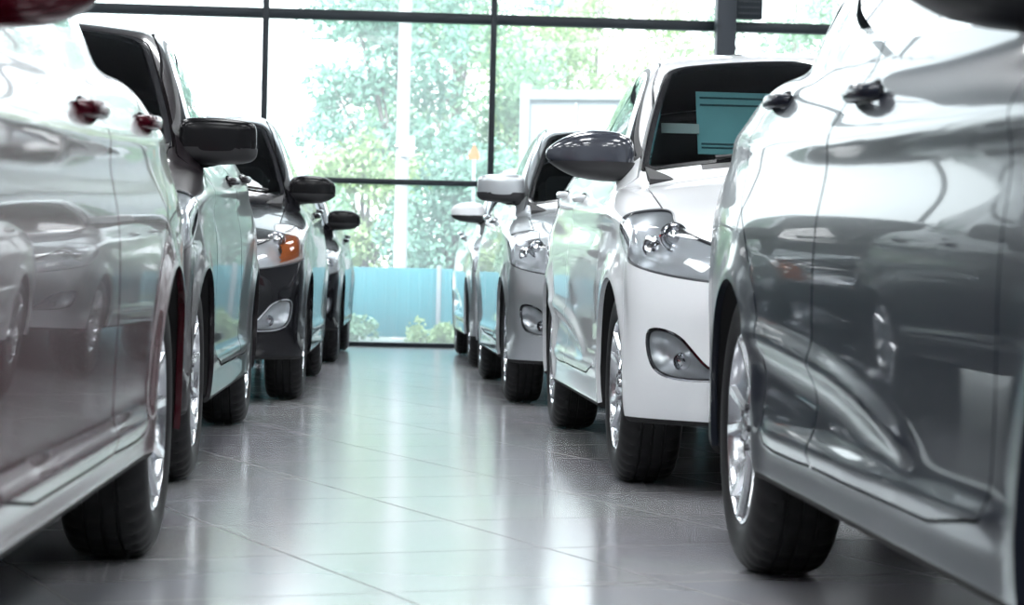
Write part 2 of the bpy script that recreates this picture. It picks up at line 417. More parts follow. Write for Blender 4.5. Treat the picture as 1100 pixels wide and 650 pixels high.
def build_shape(s, h, frit=True):
    """returns {(label, side): mesh arrays}, cut from the model's surface"""
    V, T = s.mesh(h)
    M = Cut(V, T)
    X = lambda P: P[:, 0] / s.sx
    A = lambda P: P[:, 1] / s.sa
    Z = lambda P: P[:, 2] / s.sz
    phi = lambda P: np.degrees(np.arctan2(np.abs(X(P)), 1.0 - A(P)))
    g = .0028
    allp = list(range(24))
    def region(fn, lab, frm, gap=True, keep=BODY):
        if gap:
            M.paint(lambda P: fn(P) - g, GAP, frm); M.paint(lambda P: fn(P) + g, lab, [GAP])
        else: M.paint(fn, lab, frm)
    # underbody, wheel arches
    M.paint(lambda P: Z(P) - s.zbot - .016, UNDER, [BODY])
    def arch(P):
        q = 1e9
        for ac in (s.af, s.ar):
            q = np.minimum(q, np.sqrt((P[:, 1] - ac) ** 2 + (P[:, 2] - .31) ** 2) - s.RA)
            q = np.minimum(q, np.maximum(np.abs(P[:, 1] - ac) - s.RA, P[:, 2] - .31))
        return np.maximum(q, .55 * s.sx - np.abs(P[:, 0]))
    M.paint(arch, ARCH, [BODY, UNDER])
    side_ok = lambda P: np.maximum(s.Xg(A(P), np.minimum(Z(P), 1.36)) - .052, .42) - np.abs(X(P))
    on_side = lambda P: np.maximum(.40 - np.abs(X(P)), 0) * 10
    gr_side = lambda P: (s.Xg(A(P), Z(P)) - .032 - np.abs(X(P)))          # negative on the greenhouse side
    # doors
    region(lambda P: np.maximum(sdf_poly(FD, A(P), Z(P)), side_ok(P)), FDOOR, [BODY])
    region(lambda P: np.maximum(sdf_poly(RD, A(P), Z(P)), side_ok(P)), RDOOR, [BODY])
    # side glass
    dl = lambda P: np.maximum(sdf_poly(DLO, A(P), Z(P)), side_ok(P) + .012)
    M.paint(lambda P: dl(P) - .014, TRIM, [BODY, FDOOR, RDOOR, GAP])
    M.paint(lambda P: dl(P), PILLAR, [TRIM])
    M.paint(lambda P: np.maximum(dl(P) + .012, A(P) - (2.43 + (Z(P) - 1.0) * .06)), GL1, [PILLAR])
    M.paint(lambda P: np.maximum(np.maximum(dl(P) + .012, (2.53 + (Z(P) - 1.0) * .06) - A(P)), A(P) - 3.27), GL2, [PILLAR])
    M.paint(lambda P: np.maximum(dl(P) + .012, 3.32 - A(P)), ROOFL, [PILLAR])
    # windscreen
    def ws(P):
        ae = s.aeff(A(P), X(P))
        e = np.abs(X(P)) - (s.Xg(A(P), Z(P)) - .058)
        q = smax(e, 1.185 - ae, .035); q = smax(q, ae - 1.95, .09)
        return q
    region(ws, WIND, [BODY], gap=True)
    M.paint(lambda P: ws(P) + .022, ARCH + 100, [WIND])
    M.lab[M.lab == WIND] = FRIT; M.lab[M.lab == ARCH + 100] = WIND
    # cowl and bonnet
    hood_e = lambda a: .745 - .02 * np.cos(a * 3)
    def cowl(P): return np.maximum(np.maximum(1.150 - s.aeff(A(P), X(P)), s.aeff(A(P), X(P)) - 1.186), np.abs(X(P)) - .50)
    M.paint(lambda P: np.maximum(cowl(P), .85 - Z(P)), COWL, [BODY])
    def hood(P):
        ae = A(P) - .10 * X(P) ** 2
        f = smax(np.abs(X(P)) - (.70 - .10 * np.clip(.7 - A(P), 0, 1)), ae - 1.135, .06)
        f = smax(f, (.085 + .30 * (np.abs(X(P)) / .7) ** 2.2) - A(P), .05)
        return np.maximum(f, .60 - Z(P))
    # head lamps, fog lamps, grille first (they cut into bonnet and bumper)
    hl = lambda P: np.maximum(sdf_poly(HLs, phi(P) * PI / 180 * .8, Z(P)), A(P) - 1.0)
    HLs = HL * np.array([PI / 180 * .8, 1]); FGs = FG * np.array([PI / 180 * .8, 1])
    region(hl, LAMP, [BODY])
    fg = lambda P: np.maximum(sdf_poly(FGs, phi(P) * PI / 180 * .8, Z(P)), A(P) - 1.0)
    region(fg, FOG, [BODY])
    M.paint(lambda P: fg(P) + .009, FOG + 200, [FOG])
    M.lab[M.lab == FOG] = FOGRIM; M.lab[M.lab == FOG + 200] = FOG
    G1 = chaikin([(-.38, .62), (-.36, .565), (-.28, .545), (.28, .545), (.36, .565), (.38, .62), (.28, .64), (-.28, .64)], 2)
    G2 = chaikin([(-.50, .47), (-.40, .31), (-.30, .26), (.30, .26), (.40, .31), (.50, .47), (.40, .49), (-.40, .49)], 2)
    gr = lambda P: np.maximum(np.minimum(sdf_poly(G1, X(P), Z(P)), sdf_poly(G2, X(P), Z(P))), A(P) - .6)
    region(gr, GRILLE, [BODY])
    region(hood, HOOD, [BODY])
    # rear window, tail lamps
    region(lambda P: smax(smax(np.abs(X(P)) - (s.Xg(A(P), Z(P)) - .09), 3.72 - A(P), .05), 1.14 - Z(P), .05), REARW, [BODY])
    region(lambda P: np.maximum(sdf_poly(TL, A(P), Z(P)), .50 - np.abs(X(P))), TAIL, [BODY])
    # bumpers
    def fb(P):
        lim = np.where(phi(P) > 62, 9, 0)
        seam = np.maximum(A(P) - .50 - .25 * np.clip(Z(P) - .45, 0, 1), Z(P) - .80)
        return seam
    region(fb, BUMP, [BODY])
    region(lambda P: np.maximum(3.80 + .4 * np.clip(Z(P) - .55, 0, 1) - A(P), Z(P) - .74), RBUMP, [BODY])
    M.lab[M.lab == GAP] = GAP
    # normals
    G = s.grad(M.V); N = G / (np.linalg.norm(G, axis=1)[:, None] + 1e-9)
    V = M.V.copy(); V[:, 1] -= s.len / 2
    cx = V[M.T].mean(1)[:, 0]
    out = {}
    split = {FDOOR, RDOOR, GL1, GL2, TRIM, PILLAR, LAMP, FOG, FOGRIM, TAIL, ROOFL}
    for l in range(24):
        if l in (GAP, ARCH): continue
        for sd in ((-1, 1) if l in split else (0,)):
            m = M.lab == l
            if sd: m &= (cx * sd > 0)
            if not m.any(): continue
            out[(l, sd)] = submesh(V, M.T[m], N)
    paintish = np.isin(M.lab, [BODY, GAP, FDOOR, RDOOR, HOOD, BUMP, RBUMP, COWL, GRILLE, TRIM, PILLAR, TAIL, FOGRIM])
    Vi, Ti, Ni = submesh(V, M.T[paintish], N)
    out['inner'] = (Vi - Ni * .013, Ti, Ni)
    out['shape'] = s
    return out
# ------------------------------------------------------------------ wheels, mirrors, handles, interior
def wheel_meshes(style):
    """axis along X, outer face at x=0 looking towards -X... wheel centre at origin; outer side is -X"""
    out = {}
    m = MB(); seg = 160
    half = [(.205, .030), (.212, .012), (.225, .004), (.245, .000), (.262, .001), (.280, .006), (.294, .015), (.303, .026), (.3075, .038), (.309, .050)]
    prof = list(half)
    for gx in (.062, .097, .132):
        prof += [(.310, gx - .0045), (.303, gx - .0035), (.303, gx + .0035), (.310, gx + .0045)]
    prof += [(r, .195 - x) for r, x in half[::-1]]
    n0 = len(prof)
    def rmod(j, k):
        r, x = prof[j]
        if r > .285 and (x < .056 or x > .139): return -.0055 if (k + (2 if x > .1 else 0)) % 4 == 0 else 0
        if r > .305: return -.004 if k % 5 == 0 else 0
        return 0
    m.lathe_x(prof, seg, rmod)
    out['tire'] = m.mesh('tire', 'rubber', angle=40)
    m = MB()
    m.lathe_x([(.200, .034), (.208, .020), (.207, .010), (.201, .008), (.195, .014), (.190, .030), (.183, .060), (.180, .175)], 72)
    n = 5 if style == 'twin' else 10 if style == 'ten' else 7
    for i in range(n):
        offs = (-.16, .16) if style == 'twin' else (0,)
        for o in offs:
            t = 2 * PI * i / n + o * .9; t1 = 2 * PI * i / n + o * 1.45
            w0, w1 = (.013, .012) if style != 'seven' else (.022, .026)
            w1 *= 1.35
            secs = []
            for (r, xo, w, tt) in ((.045, .022, w0 * 1.5, t), (.09, .030, w0, t), (.145, .024, w0, t + (t1 - t) * .6), (.199, .012, w1, t1)):
                c = Vector((0, math.cos(tt) * r, math.sin(tt) * r)); d = Vector((0, -math.sin(tt), math.cos(tt)))
                secs.append([m.bm.verts.new(p) for p in (c + d * w + Vector((xo + .006, 0, 0)), c + d * w * .55 + Vector((xo - .004, 0, 0)), c - d * w * .55 + Vector((xo - .004, 0, 0)), c - d * w + Vector((xo + .006, 0, 0)), c - d * w * .8 + Vector((xo + .030, 0, 0)), c + d * w * .8 + Vector((xo + .030, 0, 0)))])
            for a, b in zip(secs, secs[1:]):
                for k in range(6): m.bm.faces.new((a[k], a[(k + 1) % 6], b[(k + 1) % 6], b[k]))
    m.lathe_x([(.0005, .020), (.050, .020), (.062, .026), (.064, .060)], 40)
    out['rim'] = m.mesh('rim', 'alloy', angle=30)
    m = MB()
    m.lathe_x([(.0005, .010), (.022, .011), (.029, .015), (.030, .024)], 32)
    out['hub_cap'] = m.mesh('hub_cap', 'alloy')
    m = MB(); m.lathe_x([(.0005, .012), (.0075, .012), (.0085, .016), (.0085, .026)], 6)
    out['lug_nut'] = m.mesh('lug_nut', 'dark_metal', angle=20)
    m = MB()
    m.lathe_x([(.05, .075), (.135, .075), (.135, .098), (.05, .098)], 48)
    m.box((.09, -.10, .02), (.08, .07, .14), bevel=.012)
    out['brake_disc'] = m.mesh('brake_disc', 'dark_metal')
    return out
WHEELS = {k: wheel_meshes(k) for k in ('twin', 'ten', 'seven')}

def mirror_mesh(style):
    """door mirror on the -X side; origin at the foot on the door, housing reaches to -X; front is -Y"""
    out = {}
    m = MB()
    nu, nv = 40, 24
    if style == 'tapered': cx, hx, hy, hz, e, dz = -.075, .155, .080, .085, .62, .075
    elif style == 'boxy': cx, hx, hy, hz, e, dz = -.062, .130, .062, .078, .38, .080
    else: cx, hx, hy, hz, e, dz = -.060, .125, .070, .075, .55, .070
    grid = []
    sg = lambda v, p: math.copysign(abs(v) ** p, v)
    for i in range(nv + 1):
        th = -PI / 2 + PI * i / nv
        row = []
        for j in range(nu):
            ph = 2 * PI * j / nu
            X = sg(math.cos(th), e) * sg(math.cos(ph), e); Z = sg(math.cos(th), e) * sg(math.sin(ph), e); Y = sg(math.sin(th), .8)
            t = max(0, -X)                                      # towards the tip
            if style == 'tapered': zz = Z * (1 - .62 * t ** 1.6) - .16 * (X) * -1 * 0 + (-.28 if Z < 0 else 0) * max(0, X) * .6
            elif style == 'boxy': zz = Z * (1 - .10 * t)
            else: zz = Z * (1 - .35 * t ** 1.8)
            yy = Y * (1 - .45 * t * t)
            if Y > 0: yy = min(yy, .62)                         # flat rear opening
            row.append((cx + X * hx, yy * hy - .02, dz + zz * hz))
        grid.append(row)
    vs = [[m.bm.verts.new(p) for p in r] for r in grid[1:-1]]
    k = MB(); zc = dz - hz * .30; ctr = Vector((cx, -.02, dz))
    low = [[k.bm.verts.new(ctr + (Vector((p[0], p[1], min(p[2], zc))) - ctr) * 1.025) for p in r] for r in grid[1:-1]]
    for i in range(len(low) - 1):
        for j in range(nu):
            q = (low[i][j], low[i][(j + 1) % nu], low[i + 1][(j + 1) % nu], low[i + 1][j])
            if min(grid[i + 1][j][2], grid[i + 1][(j + 1) % nu][2], grid[i + 2][j][2]) < zc: k.bm.faces.new(q)
    bmesh.ops.delete(k.bm, geom=[v for v in k.bm.verts if not v.link_faces], context='VERTS')
    bmesh.ops.dissolve_degenerate(k.bm, dist=1e-5, edges=k.bm.edges)
    out['mirror_skirt'] = k.mesh('mirror_skirt', 'black_plastic', angle=50)
    a = m.bm.verts.new((cx, -hy * 1.0 - .02, dz)); b = m.bm.verts.new((cx, .62 * hy - .02, dz))
    for i in range(len(vs) - 1):
        for j in range(nu): m.bm.faces.new((vs[i][j], vs[i][(j + 1) % nu], vs[i + 1][(j + 1) % nu], vs[i + 1][j]))
    for j in range(nu):
        m.bm.faces.new((a, vs[0][(j + 1) % nu], vs[0][j])); m.bm.faces.new((b, vs[-1][j], vs[-1][(j + 1) % nu]))
    out['mirror_housing'] = m.mesh('mirror_housing', None, angle=50)
    m = MB()
    m.tube([(.05, .01, .008), (-.02, .0, .010), (-.07, -.012, .022), (-.12, -.02, .04)], [(.030, .022), (.030, .020), (.034, .020), (.03, .018)], 14)
    m.box((.025, .0, .012), (.05, .13, .05), bevel=.018, seg=3)
    out['mirror_foot'] = m.mesh('mirror_foot', 'black_plastic', angle=50)
    m = MB()
    w = .82
    pts = [(cx + math.cos(t) * 0 + sg(math.cos(t), .6) * hx * w, dz + sg(math.sin(t), .6) * hz * w * (.8 if math.cos(t) < 0 else 1)) for t in [2 * PI * k / 28 for k in range(28)]]
    m.prism(pts, 'y', .62 * hy - .021, .62 * hy - .016)
    out['mirror_glass'] = m.mesh('mirror_glass', 'chrome')
    return out
MIRRORS = {k: mirror_mesh(k) for k in ('tapered', 'boxy', 'round')}

def flip_mesh(me):
    n = me.copy(); co = np.empty(len(n.vertices) * 3, np.float32); n.vertices.foreach_get('co', co)
    co = co.reshape(-1, 3); co[:, 0] *= -1; n.vertices.foreach_set('co', co.ravel()); n.flip_normals(); n.update()
    return n
MIRRORS_R = {k: {p: flip_mesh(v) for p, v in d.items()} for k, d in MIRRORS.items()}

def seat_meshes():
    out = {}
    m = MB(); m.box((0, 0, .30), (.50, .52, .16), bevel=.06, seg=3); out['cushion'] = m.mesh('cushion', 'seat_fabric', angle=60)
    m = MB(); R = Matrix.Translation((0, .22, .34)) @ Matrix.Rotation(math.radians(-20), 4, 'X')
    m.box((0, 0, .30), (.48, .13, .58), M=R, bevel=.055, seg=3)
    for sx in (-.2, .2): m.box((sx, -.05, .28), (.09, .10, .46), M=R, bevel=.04, seg=3)
    out['backrest'] = m.mesh('backrest', 'seat_fabric', angle=60)
    m = MB(); m.box((0, 0, .70), (.26, .10, .17), M=R, bevel=.045, seg=3)
    for sx in (-.06, .06): m.tube([R @ Vector((sx, 0, .55)), R @ Vector((sx, 0, .66))], .006, 8)
    out['headrest'] = m.mesh('headrest', 'seat_fabric', angle=60)
    return out
SEAT = seat_meshes()

def fit_line(s, a, z, side):            # point on the flank
    return Vector((side * s.half_at(a, z), a - s.len / 2, z))

def make_car(name, label, built, X, Y, yaw=0, mats=None, wheel='twin', mirror='tapered', mirror_mat=None, side=-1,
             group=None, amber=False, trim='black_plastic', interior=True, cat='car', mdz=0.0, mx=0.0, msc=1.0, hdz=0.0, wsc=1.0, skirt=True):
    """X, Y: where the outer face of the aisle-side front tyre touches the floor; side: -1 if the aisle is on the car's -X flank"""
    s = built['shape']; P = mats
    r = empty(name, (0, 0, 0), yaw)
    tyre_x = (s.sx * .850 - .022)
    c, sn = math.cos(yaw), math.sin(yaw)
    lx, ly = side * tyre_x, s.af - s.len / 2
    r.location = (X - (c * lx - sn * ly), Y - (sn * lx + c * ly), 0)
    tag(r, label, cat, group)
    names = {BODY: ('body_shell', P), HOOD: ('hood', P), BUMP: ('front_bumper', P), RBUMP: ('rear_bumper', P), FDOOR: ('front_door', P), RDOOR: ('rear_door', P),
             WIND: ('windshield', 'windshield_glass'), FRIT: ('windshield_border', 'gloss_black'), COWL: ('cowl_panel', 'black_plastic'),
             UNDER: ('underbody', 'liner'), TRIM: ('window_trim', trim), PILLAR: ('window_pillar', 'gloss_black'),
             GL1: ('front_door_window', 'car_glass'), GL2: ('rear_door_window', 'car_glass'), ROOFL: ('quarter_window', 'car_glass'),
             LAMP: ('headlight', 'lamp_glass'), FOG: ('fog_light', 'lamp_glass'), FOGRIM: ('fog_light_bezel', 'chrome'), GRILLE: ('grille', 'black_plastic'),
             REARW: ('rear_window', 'car_glass'), TAIL: ('tail_light', 'tail_red')}
    order = [l for l in names if l in (FDOOR, RDOOR)] + [l for l in names if l not in (FDOOR, RDOOR)]
    parts = {}
    for l in order:
        nm, mt = names[l]
        for sd in (0, -1, 1):
            if (l, sd) not in built: continue
            V, T, N = built[(l, sd)]
            glassy = l in (WIND, GL1, GL2, ROOFL, REARW, LAMP, FOG)
            if not glassy: V, T, N = rim(V, T, N, .016)
            elif l in (WIND, REARW): V, T, N = rim(V, T, N, .004)
            me = mesh_from(nm, V, T, N, mt)
            par = r
            if l == GL1: par = parts[(FDOOR, sd)]
            if l == GL2: par = parts[(RDOOR, sd)]
            o = link(nm, me, par); parts[(l, sd)] = o
            if l == FOG: o.parent = r
            if l in (LAMP, FOG):                # dark bowl, chrome reflector, bulb behind the lens
                Vr, Tr, Nr = built[(l, sd)]
                cen = Vr.mean(0)
                E = np.concatenate([Tr[:, [0, 1]], Tr[:, [1, 2]], Tr[:, [2, 0]]]); nV = len(Vr)
                bd = E[~np.isin(E[:, 0] * nV + E[:, 1], E[:, 1] * nV + E[:, 0])][:, 0]
                db = np.sqrt(((Vr[:, None, :] - Vr[None, bd, :]) ** 2).sum(2)).min(1)
                dp = (.006 + .055 * (1 - np.exp(-(db / .055) ** 1.3))) if l == LAMP else (.004 + .032 * (1 - np.exp(-db / .018)))
                Vb = Vr - Nr * dp[:, None]
                fn = np.cross(Vb[Tr[:, 1]] - Vb[Tr[:, 0]], Vb[Tr[:, 2]] - Vb[Tr[:, 0]])
                Nb = np.zeros_like(Vb)
                for q in range(3): np.add.at(Nb, Tr[:, q], fn)
                Nb /= np.linalg.norm(Nb, axis=1)[:, None] + 1e-12
                nb = Nb.copy()
                for _ in range(14):                 # even out the bowl
                    ac_ = np.zeros_like(nb); cn = np.zeros(len(nb))
                    for q in range(3): np.add.at(ac_, Tr[:, q], nb[Tr].sum(1)); np.add.at(cn, Tr[:, q], 3)
                    nb = ac_ / cn[:, None]; nb /= np.linalg.norm(nb, axis=1)[:, None] + 1e-12
                link('reflector', mesh_from('reflector', Vb, Tr, nb, 'lamp_chrome'), o)
                be = E[~np.isin(E[:, 0] * nV + E[:, 1], E[:, 1] * nV + E[:, 0])]
                nx_ = {int(p): int(q) for p, q in be}; cur = st_ = int(be[0, 0]); loop = [cur]
                while nx_.get(cur, st_) != st_ and len(loop) < len(be) + 1: cur = nx_[cur]; loop.append(cur)
                Lp = (Vr[loop] - Nr[loop] * .004); acc_ = [Lp[0]]
                for p in Lp[1:]:
                    if np.linalg.norm(p - acc_[-1]) > .009: acc_.append(p)
                acc_ = np.array(acc_); acc_ = (np.roll(acc_, 1, 0) + 2 * acc_ + np.roll(acc_, -1, 0)) / 4
                mb = MB(); mb.tube([tuple(p) for p in acc_] + [tuple(acc_[0])], .0055 if l == LAMP else .004, 8, caps=False)
                mb.build('lamp_bezel', 'lamp_dark', o)
                ext = Vr.max(0) - Vr.min(0)
                spots = [(-.02, .044), (.26, .032)] if l == LAMP else [(0, .027)]
                for q, (u, R0) in enumerate(spots):
                    t = cen + np.array([sd * u * ext[0], 0, u * ext[2] * .6])
                    i = np.argmin(((Vr - t) ** 2).sum(1))
                    p = Vb[i] + Nr[i] * .010; d = np.array([Nr[i][0] * .35, -1.0, 0]); d /= np.linalg.norm(d)
                    mb = MB()
                    mb.lathe_x([(R0, .018), (R0 * 1.02, -.004), (R0 * .93, -.006), (R0 * .86, .004), (R0 * .60, .012), (R0 * .58, -.002), (R0 * .42, -.012), (.0005, -.017)], 28)
                    M = Matrix.Translation(Vector(p)) @ Matrix.Rotation(math.atan2(d[1], d[0]) + PI, 4, 'Z')
                    bmesh.ops.transform(mb.bm, matrix=M, verts=mb.bm.verts)
                    mb.build('bulb', 'amber' if amber and l == LAMP and q == 1 else 'chrome', o)
                if amber and l == LAMP:
                    V2 = Vr[:, :]; cc = V2[Tr].mean(1); m = np.abs(cc[:, 0]) > np.percentile(np.abs(cc[:, 0]), 55)
                    a2 = submesh(Vr - Nr * .018, Tr[m], Nr)
                    ao = link('turn_signal', mesh_from('turn_signal', a2[0], a2[1], a2[2], 'amber'), o); ao['label'] = 'orange turn signal'
    V, T, N = built['inner']
    link('inner_panel', mesh_from('inner_panel', V, T, N, 'cavity'), r)
    # wheel-arch liners
    for ac in (s.af, s.ar):
        for sd in (-1, 1):
            m = MB(); x0 = sd * (s.sx * .80); x1 = sd * (s.sx * .54)
            n = 26; ring = []
            for k in range(n + 1):
                t = -.20 + (PI + .40) * k / n
                y, z = ac - s.len / 2 + (s.RA + .004) * math.cos(t), .31 + (s.RA + .004) * math.sin(t)
                xo = sd * (s.half_at(ac + (s.RA + .004) * math.cos(t), max(.19, z)) - .018)
                ring.append((m.bm.verts.new((xo, y, z)), m.bm.verts.new((x1, y, z)), m.bm.verts.new((x1, ac - s.len / 2 + .02 * math.cos(t), .33))))
            for a, b in zip(ring, ring[1:]):
                m.bm.faces.new((a[0], a[1], b[1], b[0])); m.bm.faces.new((a[1], a[2], b[2], b[1]))
            m.build('wheel_arch_liner', 'liner', r)
    # wheels
    W = WHEELS[wheel]
    for ac in (s.af, s.ar):
        for sd in (-1, 1):
            w = bpy.data.objects.new('wheel', None); COL.objects.link(w); w.parent = r
            w.location = (sd * tyre_x, ac - s.len / 2, .31 * wsc); w.scale = (1, wsc, wsc)
            if sd > 0: w.rotation_euler = (0, 0, PI)
            for k in ('tire', 'rim', 'hub_cap', 'lug_nut', 'brake_disc'):
                if k == 'lug_nut':
                    if sd * side < 0: continue
                    for q in range(5):
                        t = 2 * PI * (q + .5) / 5
                        link(k, W[k], w, loc=(0, .045 * math.cos(t), .045 * math.sin(t)))
                    continue
                o = link(k, W[k], w)
                if k == 'rim': o.rotation_euler = (random.uniform(0, 6), 0, 0)
    # handles and mirrors
    for sd in (-1, 1):
        for (l, ac) in ((FDOOR, 2.30), (RDOOR, 3.30)):
            if (l, sd) not in parts: continue
            a = ac * s.sa; z = (float(s.c1(ac)) + .035) * s.sz + hdz * (1 if l == FDOOR else 1.6)
            m = MB(); pts = []; rr = []
            for k in range(11):
                t = k / 10; aa = a - .105 + .21 * t
                lift = .034 * math.sin(PI * min(1, max(0, t))) ** .45 if 0 < t < 1 else 0
                p = fit_line(s, aa, z + .008 * t, sd); pts.append((p.x + sd * (lift - .004), p.y, p.z)); rr.append((.010, .015) if 0 < k < 10 else (.008, .012))
            m.tube(pts, rr, 12)
            m.build('door_handle', P, parts[(l, sd)])
            m = MB(); p = fit_line(s, a - .01, z, sd)
            m.box((0, 0, 0), (.012, .15, .045), M=Matrix.Translation(p + Vector((-sd * .003, 0, 0))), bevel=.005)
            m.build('handle_recess', 'black_plastic', parts[(l, sd)])
        MM = (MIRRORS if sd < 0 else MIRRORS_R)[mirror]
        mo = bpy.data.objects.new('side_mirror', None); COL.objects.link(mo); mo.parent = r
        aa, zz = 1.48 * s.sa, 1.0 * s.sz
        mo.location = (sd * (s.half_at(aa, .95 * s.sz) - .02 - mx), aa - s.len / 2, zz + mdz); mo.scale = (msc,) * 3
        for k in ('mirror_housing', 'mirror_skirt', 'mirror_foot', 'mirror_glass'):
            if k == 'mirror_skirt' and not skirt: continue
            me = MM[k]
            if k == 'mirror_housing': me = me.copy(); me.materials.clear(); me.materials.append(MAT[mirror_mat or P])
            link(k, me, mo)
    # grille bars
    m = MB()
    for z in (.565, .592, .619, .32, .36, .40, .44):
        zz = z * s.sz; hw = (.36 if z > .5 else .38) * s.sx; pts = []
        for k in range(13):
            x = -hw + 2 * hw * k / 12
            a = float(s.A0(np.array(z)) + .36 * (abs(x / s.sx) / .82) ** 2.3) * s.sa
            pts.append((x, a - s.len / 2 + .004, zz))
        m.tube(pts, .006, 8)
    m.build('grille_bar', 'chrome', parts.get((GRILLE, 0), r))
    # emblem badge: a plain oval ring
    m = MB(); a = float(s.A0(np.array(.70))) * s.sa
    m.tube([(.055 * math.cos(2 * PI * k / 24), a - s.len / 2 - .004, .705 * s.sz + .028 * math.sin(2 * PI * k / 24)) for k in range(25)], .005, 8, caps=False)
    m.build('badge', 'chrome', r)
    # licence plate
    m = MB(); m.box((0, -s.len / 2 - .004, .50 * s.sz), (.46, .012, .11), bevel=.004); m.build('plate_holder', 'black_plastic', r)
    if interior:
        yA = lambda a: a * s.sa - s.len / 2
        m = MB()
        prof = [(yA(1.22), .93 * s.sz), (yA(1.40), .985 * s.sz), (yA(1.62), .975 * s.sz), (yA(1.78), .92 * s.sz), (yA(1.80), .80 * s.sz), (yA(1.70), .62 * s.sz), (yA(1.25), .60 * s.sz)]
        m.prism(prof, 'x', -.68 * s.sx, .68 * s.sx); m.build('dashboard', 'dash_plastic', r)
        m = MB(); c0 = Vector((.36 * s.sx, yA(1.93), .90 * s.sz)); R = Matrix.Translation(c0) @ Matrix.Rotation(math.radians(-25), 4, 'X')
        m.tube([R @ Vector((.18 * math.cos(2 * PI * k / 32), 0, .18 * math.sin(2 * PI * k / 32))) for k in range(33)], .014, 10, caps=False)
        for t in (0, PI, -PI / 2): m.tube([R @ Vector((0, 0, 0)), R @ Vector((.17 * math.cos(t), 0, .17 * math.sin(t)))], .014, 8)
        m.box((0, 0, 0), (.13, .04, .10), M=R, bevel=.015); m.tube([R @ Vector((0, 0, 0)), R @ Vector((0, -.2, -.05))], .03, 10)
        m.build('steering_wheel', 'dash_plastic', r)
        m = MB(); m.box((0, 0, 0), (1.30 * s.sx, 2.3, .05)); 
        m.build('cabin_floor', 'seat_fabric', r, loc=(0, yA(2.55), .30))
        for sx_, a in ((-.36, 2.35), (.36, 2.35), (-.34, 3.18), (.34, 3.18)):
            st = bpy.data.objects.new('seat', None); COL.objects.link(st); st.parent = r; st.location = (sx_ * s.sx, yA(a), .18 * s.sz)
            for k in SEAT: link(k, SEAT[k], st)
        m = MB(); m.box((0, 0, 0), (.22, .03, .06), bevel=.012); m.tube([(0, 0, .02), (0, -.05, .08)], .006, 8)
        m.build('rear_view_mirror', 'black_plastic', r, loc=(0, yA(1.93), 1.25 * s.sz))
    # wipers
    m = MB()
    for x0, x1 in ((-.45, .08), (.10, .60)):
        pts = []
        for k in range(9):
            x = (x0 + (x1 - x0) * k / 8); ae = 1.20 + .015 * k / 8
            a = ae + .34 * x * x
            pts.append((x * s.sx, a * s.sa - s.len / 2, (float(s.Zg(np.array(a), np.array(x))) + .010) * s.sz))
        m.tube(pts, .007, 8)
    m.build('wiper', 'black_plastic', r)
    return r, parts, s
# ------------------------------------------------------------------ the showroom
GY = 20.75            # inner face of the glass front
XL, XR, YB, ZC = -10.6, 10.6, -9.0, 5.6
def struct(o): o['kind'] = 'structure'; return o

# floor: big polished tiles laid at an angle to the aisle
m, N, L = new_mat('floor_tile')
b = N['Principled BSDF']
tc = N.new('ShaderNodeTexCoord'); mp = N.new('ShaderNodeMapping'); mp.vector_type = 'POINT'
mp.inputs['Rotation'].default_value = (0, 0, math.radians(-20.5)); mp.inputs['Location'].default_value = (0.29, 0.02, 0)
L.new(tc.outputs['Object'], mp.inputs['Vector'])
br = N.new('ShaderNodeTexBrick'); br.offset = 0; br.squash = 1
br.inputs['Scale'].default_value = 1.0; br.inputs['Brick Width'].default_value = .64; br.inputs['Row Height'].default_value = .62
br.inputs['Mortar Size'].default_value = .0035; br.inputs['Mortar Smooth'].default_value = .3; br.inputs['Bias'].default_value = 0
br.inputs['Color1'].default_value = (.315, .320, .340, 1); br.inputs['Color2'].default_value = (.345, .350, .370, 1); br.inputs['Mortar'].default_value = (.05, .047, .047, 1)
L.new(mp.outputs[0], br.inputs['Vector'])
ns = N.new('ShaderNodeTexNoise'); ns.inputs['Scale'].default_value = 1.4; ns.inputs['Detail'].default_value = 6; L.new(mp.outputs[0], ns.inputs['Vector'])
mx = N.new('ShaderNodeMix'); mx.data_type = 'RGBA'; mx.blend_type = 'MULTIPLY'; mx.inputs[0].default_value = .2
L.new(br.outputs['Color'], mx.inputs[6]); L.new(ns.outputs['Color'], mx.inputs[7]); L.new(mx.outputs[2], b.inputs['Base Color'])
mr = N.new('ShaderNodeMapRange'); mr.inputs['To Min'].default_value = .15; mr.inputs['To Max'].default_value = .18
L.new(ns.outputs['Fac'], mr.inputs['Value'])
ad = N.new('ShaderNodeMath'); ad.operation = 'MULTIPLY_ADD'; ad.inputs[1].default_value = .5; L.new(br.outputs['Fac'], ad.inputs[0]); L.new(mr.outputs[0], ad.inputs[2])
L.new(ad.outputs[0], b.inputs['Roughness'])
b.inputs['IOR'].default_value = 2.2
bp = N.new('ShaderNodeBump'); bp.invert = True; bp.inputs['Strength'].default_value = .4; bp.inputs['Distance'].default_value = .0015
L.new(br.outputs['Fac'], bp.inputs['Height']); L.new(bp.outputs[0], b.inputs['Normal'])


pbr('wall_plaster', (.42, .43, .45), rough=.8, noise=(3, .02))
pbr('ceiling_dark', (.10, .10, .11), rough=.8, noise=(2, .02))
pbr('frame_metal', (.020, .028, .036), rough=.4, metal=.3)
pbr('column_metal', (.045, .055, .070), rough=.45, metal=.2)
pbr('fill_panel', (.9, .9, .9), rough=.5, emit=(.95, .98, 1), estr=16.0)  # emission of the added, unseen overhead panels
pbr('asphalt', (.16, .19, .175), rough=.95, noise=(.8, .2))

